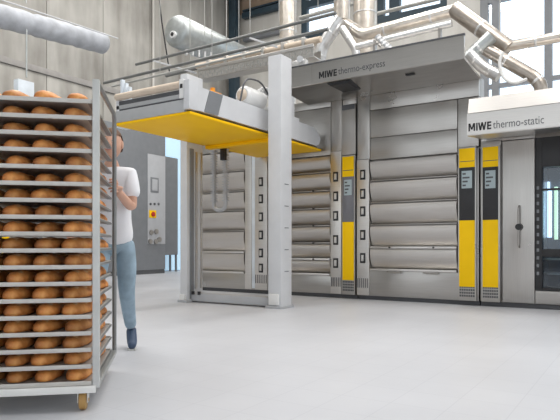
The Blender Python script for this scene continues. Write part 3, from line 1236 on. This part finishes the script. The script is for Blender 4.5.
def on_panel(px0, px1, py0, py1, name, mat, th=.02, rnd=False):
    a_, c_ = atx(px0, py0, CX_ + .015), atx(px1, py1, CX_ + .015)
    q = MB()
    if rnd:
        m_ = (a_ + c_) / 2
        q.tube([(CX_ + .015, m_.y, m_.z), (CX_ + .015 + th, m_.y, m_.z)], abs(a_.y - c_.y) / 2, 14)
    else:
        q.box(CX_ + .015, CX_ + .015 + th, a_.y, c_.y, c_.z, a_.z, .004)
    q.build(name, mat, cp)


on_panel(150.5, 158.5, 177, 193, 'screen_bezel', 'mid_grey', .012)
on_panel(151.8, 157.2, 179, 191, 'screen', 'grey_paint', .02)
for px in (149.5, 153.5, 157.5):
    on_panel(px, px + 1.8, 202.5, 205.5, 'button', 'dark_grey', .02, True)
on_panel(149, 156, 210, 218, 'yellow_plate', 'yellow', .012)
on_panel(151, 154.5, 212, 216.5, 'emergency_button', 'red', .04, True)
for px, py in ((149, 229), (154, 228), (148, 238), (153.5, 238), (157, 236)):
    on_panel(px, px + 3.6, py, py + 7, 'rotary_switch', 'steel_dark', .05, True)

sl = thing('flour_silo', 'dark grey silo box on legs between the cabinet and the portal', 'silo', (XL + .8, 13.6, 0))
b = MB()
ya, yb_ = atx(163.8, 200, XL + .55).y, atx(178, 200, XL + .55).y
b.box(XL + .15, XL + .55, ya, yb_, atx(170, 255, XL + .55).z, atx(170, 157, XL + .55).z, .02)
b.build('silo_body', 'mid_grey', sl)
for yy in (yb_ - .06,):
    q = MB()
    q.box(XL + .2, XL + .26, yy, yy + .05, 0, atx(170, 255, XL + .55).z)
    q.build('leg', 'mid_grey', sl)
    q = MB()
    q.box(XL + .46, XL + .52, yy, yy + .05, 0, atx(170, 255, XL + .55).z)
    q.build('leg', 'mid_grey', sl)

XM = -9.0
lm = thing('wall_oven', 'stainless oven behind the bread rack with yellow control strip', 'oven', (XM - .6, 6, 0))
y0_, y1_ = 4.3, atx(97, 200, XM).y
b = MB()
b.box(XM - 1.6, XM, y0_, y1_, .08, 3.05, .02)
b.build('housing', 'steel', lm)
b = MB()
b.box(XM - 1.6, XM - .05, y0_ + .02, y1_ - .02, 0, .08)
b.build('plinth', 'dark_grey', lm)
for k, (pa, pb) in enumerate(((12, 38), (41, 66), (69, 95))):
    q = MB()
    q.box(XM, XM + .03, atx(pa, 200, XM).y, atx(pb, 200, XM).y, .35, 2.5, .01)
    dq = q.build('oven_door', 'steel_light', lm)
    q = MB()
    hy_ = atx(pb - 4, 200, XM).y
    q.tube(fillet([(XM + .03, hy_, 1.1), (XM + .08, hy_, 1.1), (XM + .08, hy_, 1.7), (XM + .03, hy_, 1.7)], .03, 3), .014, 8)
    q.build('handle', 'dark', dq)
q = MB()
q.box(XM, XM + .025, atx(-14, 200, XM).y, atx(8.5, 200, XM).y, .35, atx(4, 150, XM).z, .006)
yc = q.build('control_strip', 'yellow', lm)
q = MB()
q.box(XM + .025, XM + .034, atx(-11, 200, XM).y, atx(6, 200, XM).y, atx(4, 228, XM).z, atx(4, 172, XM).z, .004)
q.build('display_panel', 'dark', yc)
q = MB()
q.box(XM - .16, XM - .02, atx(19, 90, XM).y, atx(35, 90, XM).y, 3.05, atx(26, 80, XM).z, .01)
tag(q.build('ventilation_box', 'pcb'), 'pale square ventilation box on the oven behind the bread rack', 'box')

# ================================================================= BREAD RACK
xd = cf(.983, .184).normalized()
yd = cf(-.184, .983).normalized()
RW, RD = .74, .96
FR = cf(-.968, 3.03)
rc = FR - xd * RW / 2 + yd * RD / 2
rz = math.atan2(xd.y, xd.x)
rk = thing('bread_rack', 'wheeled steel bread rack loaded with trays, pushed by the man', 'rack', (rc.x, rc.y, 0), rz)
TZ = [CAMH + (HY - (100 + 16.47 * k)) / FPX * 3.03 for k in range(18)]
hw, hd_ = RW / 2, RD / 2
for sx in (-1, 1):
    b = MB()
    b.box(sx * hw - .018, sx * hw + .018, -hd_ - .018, -hd_ + .018, .12, 1.74, .005)
    b.build('front_post', 'rack_post', rk, True)
    b = MB()
    pts = [(sx * hw, hd_, .12), (sx * hw, hd_, 1.77), (sx * hw, -hd_ + .0, 1.735), (sx * hw, -hd_, 1.60)]
    b.tube(fillet(pts, .09, 6), .0145, 12)
    b.build('tubular_side_frame', 'tube', rk, True)
    b = MB()
    b.box(sx * hw - .015, sx * hw + .015, -hd_ + .019, hd_ - .015, .118, .146, .004)
    b.build('base_side_rail', 'rack', rk, True)
    for k in range(18):
        b = MB()
        xa, xb2 = sorted((sx * (hw - .019), sx * (hw - .045)))
        z = TZ[k] - .017
        b.box(xa, xb2, -hd_ + .02, hd_ - .02, z, z + .0025)
        xa, xb2 = sorted((sx * (hw - .016), sx * (hw - .019)))
        b.box(xa, xb2, -hd_ + .02, hd_ - .02, z, z + .012)
        b.build('runner', 'tube', rk, True)
b = MB()
b.box(-hw + .0, hw - .0, -hd_ - .030, -hd_ - .013, .098, .135, .003)
b.build('base_front_bar', 'rack_white', rk, True)
b = MB()
b.box(-hw + .02, hw - .02, hd_ - .012, hd_ + .012, .118, .146, .005)
b.build('base_rear_bar', 'rack', rk, True)
for sx in (-1, 1):
    for sy in (-1, 1):
        cx_, cy_ = sx * (hw - .07), sy * (hd_ - .03)
        b = MB()
        b.box(cx_ - .035, cx_ + .035, cy_ - .035, cy_ + .035, .108, .12, .003)
        b.box(cx_ - .027, cx_ - .022, cy_ - .025, cy_ + .025, .04, .108)
        b.box(cx_ + .022, cx_ + .027, cy_ - .025, cy_ + .025, .04, .108)
        cs = b.build('caster', 'rack_white', rk, True)
        b = MB()
        b.tube([(cx_ - .019, cy_, .05), (cx_ - .014, cy_, .05), (cx_ + .014, cy_, .05), (cx_ + .019, cy_, .05)], [.042, .05, .05, .042], 22)
        b.tube([(cx_ - .03, cy_, .05), (cx_ + .03, cy_, .05)], .01, 10)
        b.build('wheel', 'wheel', cs, True)

ORD = ['top', 'second', 'third', 'fourth', 'fifth', 'sixth', 'seventh', 'eighth', 'ninth', 'tenth', 'eleventh', 'twelfth', 'thirteenth', 'fourteenth', 'fifteenth', 'sixteenth', 'seventeenth', 'bottom']
RM = Matrix.Translation((rc.x, rc.y, 0)) @ Matrix.Rotation(rz, 4, 'Z')
tw = hw - .022
b = MB()
b.box(-tw, tw, -hd_ - .012, hd_ - .02, 0, .003)
b.box(-tw, tw, -hd_ - .014, -hd_ - .010, -.008, .014, .001)
b.box(-tw, tw, hd_ - .022, hd_ - .018, 0, .015, .001)
b.box(-tw, -tw + .004, -hd_ - .010, hd_ - .022, .003, .015)
b.box(tw - .004, tw, -hd_ - .010, hd_ - .022, .003, .015)
tray0 = b.build('baking_tray', 'tray')
for k in range(18):
    o = tray0 if k == 0 else tray0.copy()
    if k:
        C.objects.link(o)
    o.matrix_world = RM @ Matrix.Translation((0, 0, TZ[k] - .0142))
    tag(o, '%s baking tray%s in the bread rack, loaded with brown loaves' % (ORD[k], '' if k in (0, 17) else ' from the top'), 'tray', 'baking trays in the rack')

# loaf
def loaf_mesh(seed):
    bm = bmesh.new()
    bmesh.ops.create_uvsphere(bm, u_segments=24, v_segments=18, radius=1)
    for v in bm.verts:
        x, y, z = v.co
        lon = max(-1, min(1, z))
        # long axis = local y
        p = Vector((x, z, y))
        taper = (1 - abs(p.y) ** 3.2) ** .35 if abs(p.y) < 1 else 0
        r = math.hypot(p.x, p.z) or 1e-6
        nx, nz = p.x / r, p.z / r
        rr = taper
        q = Vector((nx * rr * .060, p.y * .142, nz * rr * .044))
        if q.z < -.014:
            q.z = -.014 + (q.z + .014) * .25
        q.z += .018
        nn = noise.noise(q * 24 + Vector((seed, 0, 0)))
        q.z += nn * .004 * (1 if q.z > .01 else 0)
        q.x += noise.noise(q * 16 + Vector((0, seed, 0))) * .005
        # scored slashes across the top
        if nz > .4:
            s = math.sin((p.y * .142 + q.x * .6) / .05 * PI)
            if s > .8 and abs(p.y) < .8:
                q.z -= .005
        v.co = q
    zmin = min(v.co.z for v in bm.verts)
    for v in bm.verts:
        v.co.z -= zmin
    for f in bm.faces:
        c = f.calc_center_median()
        if c.z > .052 and math.sin((c.y + c.x * .6) / .05 * PI) > .86:
            f.material_index = 1
    me = bpy.data.meshes.new('bread_loaf')
    bm.to_mesh(me)
    bm.free()
    me.materials.append(M['crust'])
    me.materials.append(M['slash'])
    me.polygons.foreach_set('use_smooth', [True] * len(me.polygons))
    return me


LM = [loaf_mesh(s * 3.7) for s in range(4)]
COLN = ['right column', 'second column from right', 'third column from right', 'leftmost column']
ROWN = ['front row', 'middle row', 'back row']
for k in range(18):
    for i in range(4):
        for j in range(3):
            o = bpy.data.objects.new('bread_loaf', LM[random.randrange(4)])
            C.objects.link(o)
            lx = hw - .108 - .149 * i + random.uniform(-.006, .006)
            ly = -hd_ + .155 + .312 * j + random.uniform(-.006, .006)
            s = random.uniform(.93, 1.06)
            if j == 2:
                ly -= .01
            o.matrix_world = RM @ Matrix.Translation((lx, ly, TZ[k] - .0110)) @ Matrix.Rotation(random.uniform(-.30, -.06), 4, 'Z') @ Matrix.Diagonal((s, s * .97, min(s, 1.0) * 1.08, 1))
            tag(o, 'brown loaf, %s tray%s, %s, %s' % (ORD[k], '' if k in (0, 17) else ' from top', ROWN[j], COLN[i]), 'bread', 'brown loaves on the rack trays')

# ================================================================= THE MAN
def skin(verts, edges, radii, sub=2, root=0, merge=None):
    me = bpy.data.meshes.new('skel')
    me.from_pydata([Vector(v) for v in verts], edges, [])
    o = bpy.data.objects.new('skel', me)
    C.objects.link(o)
    md = o.modifiers.new('s', 'SKIN')
    md.use_smooth_shade = True
    for i, r in enumerate(radii):
        sv = me.skin_vertices[0].data[i]
        sv.radius = (r, r) if not isinstance(r, tuple) else r
        sv.use_root = (i == root)
    ss = o.modifiers.new('u', 'SUBSURF')
    ss.levels = ss.render_levels = sub
    dg = bpy.context.evaluated_depsgraph_get()
    dg.update()
    out = bpy.data.meshes.new_from_object(o.evaluated_get(dg))
    C.objects.unlink(o)
    bpy.data.objects.remove(o)
    return out


mo_ = cf(-1.315, 4.55)
man = thing('person', 'person in white t-shirt and faded jeans pushing the bread rack from behind', 'person', (mo_.x, mo_.y, 0), YAW)
J = dict(pel=(0, .02, .95), sp=(0, -.04, 1.12), ch=(.0, -.10, 1.32), nk=(.02, -.13, 1.47), nk2=(.03, -.16, 1.54),
         sl=(.165, -.13, 1.40), el=(.185, -.16, 1.15), wl=(.145, -.42, 1.262),
         sr=(-.165, -.13, 1.40), er=(-.25, -.12, 1.12), wr=(-.26, -.25, .90),
         hl=(.095, .03, .90), kl=(.085, .06, .50), al=(.045, .36, .155),
         hr=(-.095, .0, .90), kr=(-.10, -.20, .52), ar=(-.10, -.20, .10))
ks = list(J)
ix = {k: i for i, k in enumerate(ks)}
ed = [('pel', 'sp'), ('sp', 'ch'), ('ch', 'nk'), ('nk', 'nk2'), ('ch', 'sl'), ('sl', 'el'), ('el', 'wl'), ('ch', 'sr'), ('sr', 'er'), ('er', 'wr'),
      ('pel', 'hl'), ('hl', 'kl'), ('kl', 'al'), ('pel', 'hr'), ('hr', 'kr'), ('kr', 'ar')]
rad = dict(pel=.085, sp=.085, ch=.10, nk=.058, nk2=.052, sl=.052, el=.042, wl=.028, sr=.052, er=.042, wr=.028, hl=.06, kl=.05, al=.038, hr=.06, kr=.05, ar=.038)
body = MB()
body.add_mesh(skin([J[k] for k in ks], [(ix[a], ix[b]) for a, b in ed], [rad[k] for k in ks], 2, 0))
# head
hc = Vector((.045, -.20, 1.635))
bm = bmesh.new()
bmesh.ops.create_uvsphere(bm, u_segments=32, v_segments=24, radius=1)
for v in bm.verts:
    x, y, z = v.co
    wx_ = .074 * (1 - .22 * max(0, -z) ** 1.5)
    p = Vector((x * wx_, y * .095, z * .115))
    if y < 0:
        p.y -= .014 * max(0, -z) * abs(y)              # chin
        if abs(z) < .45:
            p.y += .010 * (1 - abs(z) / .45) * (abs(x) > .2) * (-y)      # eye sockets and cheeks
        nw = math.exp(-(x / .16) ** 2) * math.exp(-((z + .10) / .20) ** 2)
        p.y -= .024 * nw * (1 if z < .15 else .5)       # nose
        p.y -= .005 * math.exp(-(x / .35) ** 2) * math.exp(-((z + .48) / .08) ** 2)
        p.y -= .006 * math.exp(-(x / .6) ** 2) * math.exp(-((z - .22) / .1) ** 2)   # brow
    v.co = hc + p
for sx in (-1, 1):
    r = bmesh.ops.create_uvsphere(bm, u_segments=12, v_segments=8, radius=1)
    for v in r['verts']:
        x, y, z = v.co
        v.co = hc + Vector((sx * .074 + x * .010, .008 + y * .020, -.005 + z * .032))
me = bpy.data.meshes.new('h')
bm.to_mesh(me)
bm.free()
body.add_mesh(me)


def hand(wrist, direc, palm_n, curl, side):
    """palm plus five curled fingers; direc = wrist to knuckles, palm_n = out of the palm"""
    d = Vector(direc).normalized()
    n = Vector(palm_n)
    n = (n - d * n.dot(d)).normalized()
    s = d.cross(n) * side
    w = Vector(wrist)
    kn = w + d * .088
    out = [skin([w - d * .02, w + d * .03, kn], [(0, 1), (1, 2)], [(.028, .022), (.040, .019), (.040, .016)], 2)]
    for i, (L, off) in enumerate(((.072, .032), (.080, .011), (.074, -.011), (.058, -.031))):
        p = kn + s * off - d * .012
        ang = 0
        pts = [p]
        for f in (.42, .33, .27):
            ang += curl
            pts.append(pts[-1] + (d * math.cos(ang) + n * math.sin(ang)) * L * f * 1.15)
        out.append(skin(pts, [(0, 1), (1, 2), (2, 3)], [.0095, .009, .0085, .0075], 1))
    p = w + d * .025 + s * .030
    t1 = p + (s * .75 + d * .6 + n * .3).normalized() * .04
    t2 = t1 + (d * .55 + n * .85 + s * .05).normalized() * .032
    t3 = t2 + (n * .8 - s * .25 + d * .3).normalized() * .026
    out.append(skin([p, t1, t2, t3], [(0, 1), (1, 2), (2, 3)], [.013, .011, .010, .0085], 1))
    return out


# grip on the rack's rear tube: tube centre in the man's frame
pole = (RM @ Vector((hw, hd_, 1.29)))
iv = (Matrix.Translation((mo_.x, mo_.y, 0)) @ Matrix.Rotation(YAW, 4, 'Z')).inverted()
pl = iv @ pole
wr_l = Vector((pl.x + .028, pl.y + .085, 1.275))
for m_ in hand(J['wl'], Vector((pl.x + .03, pl.y + .01, 1.29)) - Vector(J['wl']), (-1, -.2, 0), .95, -1):
    body.add_mesh(m_)
for m_ in hand(J['wr'], (0, -.35, -1), (1, 0, 0), .45, 1):
    body.add_mesh(m_)
bo = body.build('body', 'skin', man, True, smooth=80)
# hair
b = MB()
bm = bmesh.new()
bmesh.ops.create_uvsphere(bm, u_segments=28, v_segments=20, radius=1)
dele = []
for v in bm.verts:
    x, y, z = v.co
    if z < .42 - .75 * (y > -.1) - .35 * max(0, y):
        dele.append(v)
    v.co = hc + Vector((x * .081, y * .103 + .003, z * .121 + .003))
bmesh.ops.delete(bm, geom=dele, context='VERTS')
b.bm.free()
b.bm = bm
b.build('hair', 'hair', man, True, smooth=80)
for sx in (-1, 1):
    b = MB()
    b.ball(hc + Vector((sx * .029, -.083, .008)), .012, .009, .008, 12)
    e = b.build('eye', 'eye', man, True)
    b = MB()
    b.ball(hc + Vector((sx * .029, -.0905, .008)), .005, .003, .005, 10)
    b.build('iris', 'dark', e, True)
b = MB()
b.ball(hc + Vector((0, -.094, -.057)), .022, .008, .006, 12)
b.build('lips', 'lip', man, True)
# t-shirt
V = [(0, .02, .84), (0, .0, 1.0), (0, -.045, 1.14), (0, -.10, 1.30), (.012, -.125, 1.42), (.165, -.13, 1.40), (.183, -.15, 1.22), (-.165, -.13, 1.40), (-.225, -.125, 1.22)]
sm = skin(V, [(0, 1), (1, 2), (2, 3), (3, 4), (3, 5), (5, 6), (3, 7), (7, 8)], [(.178, .15), (.158, .13), (.15, .128), (.165, .135), (.085, .075), .078, .068, .078, .068], 2)
b = MB()
b.add_mesh(sm)
b.build('t_shirt', 'shirt', man, True, smooth=80)
V = [(0, .02, .92), (.085, .03, .85), (.092, .04, .70), (.085, .06, .50), (.065, .20, .33), (.045, .35, .17), (-.088, .0, .88), (-.095, -.10, .70), (-.10, -.20, .52), (-.10, -.205, .30), (-.10, -.20, .09)]
sm = skin(V, [(0, 1), (1, 2), (2, 3), (3, 4), (4, 5), (0, 6), (6, 7), (7, 8), (8, 9), (9, 10)], [(.12, .10), .088, .086, .070, .060, .050, .088, .086, .074, .068, .062], 2)
b = MB()
b.add_mesh(sm)
b.build('jeans', 'jeans', man, True, smooth=80)


def shoe(an, toe, tip):
    an, toe, tip = Vector(an), Vector(toe), Vector(tip)
    d = (toe - an)
    heel = an + Vector((0, .05, -.03)) if an.z > .12 else Vector((an.x, an.y + .055, .045))
    sm = skin([an + Vector((0, 0, .01)), heel, (an + toe) / 2 + Vector((0, 0, .0)), toe, tip], [(0, 1), (0, 2), (2, 3), (3, 4)], [.045, .040, .046, .042, .030], 2, 2)
    mn = min(v.co.z for v in sm.vertices)
    for v in sm.vertices:
        v.co.z = max(v.co.z, .008)
    b = MB()
    b.add_mesh(sm)
    s_ = b.build('shoe', 'shoe', man, True, smooth=80)
    b = MB()
    b.tube([toe + Vector((0, .03, 0)) * 0 + Vector((0, 0, -toe.z + .008)), Vector((tip.x, tip.y, .008))], [.040, .032], 12)
    for v in b.bm.verts:
        v.co.z = .0 if v.co.z < .008 else min(v.co.z, .014)
    b.build('sole', 'sole', s_, True)


shoe((.045, .36, .14), (.085, .235, .05), (.10, .165, .038))
shoe((-.10, -.20, .09), (-.11, -.33, .05), (-.115, -.41, .038))

# ================================================================= LIGHT
w = bpy.data.worlds.new('World')
bpy.context.scene.world = w
w.use_nodes = True
bg = w.node_tree.nodes['Background']
bg.inputs['Color'].default_value = (.90, .95, 1.0, 1)
bg.inputs['Strength'].default_value = 2.4


def area(x, y, z, sx, sy, power, col=(1, .97, .93), rot=(0, 0, 0)):
    l = bpy.data.lights.new('overhead_fill', 'AREA')
    l.shape = 'RECTANGLE'
    l.size, l.size_y = sx, sy
    l.energy = power
    l.color = col
    o = bpy.data.objects.new('overhead_fill', l)
    C.objects.link(o)
    o.location = (x, y, z)
    o.rotation_euler = rot
    return o


for xx in (-10, -5.5, -1, 3.5):
    for yy in (3.5, 7.0, 12.5):
        area(xx, yy, 10.4, 1.2, 2.6, 230)  # unseen area lights added under the ceiling as overhead fill

cam = bpy.data.cameras.new('camera')
cam.sensor_width = 36
cam.lens = FPX / 560 * 36
cam.shift_y = (HY - 210) / 560
cam.clip_start = .05
co = bpy.data.objects.new('camera', cam)
C.objects.link(co)
co.location = (0, 0, CAMH)
co.rotation_euler = (PI / 2, 0, YAW)
S = bpy.context.scene
S.camera = co
S.view_settings.view_transform = 'Standard'
S.view_settings.look = 'None'
S.view_settings.exposure = -0.42
S.view_settings.gamma = 1
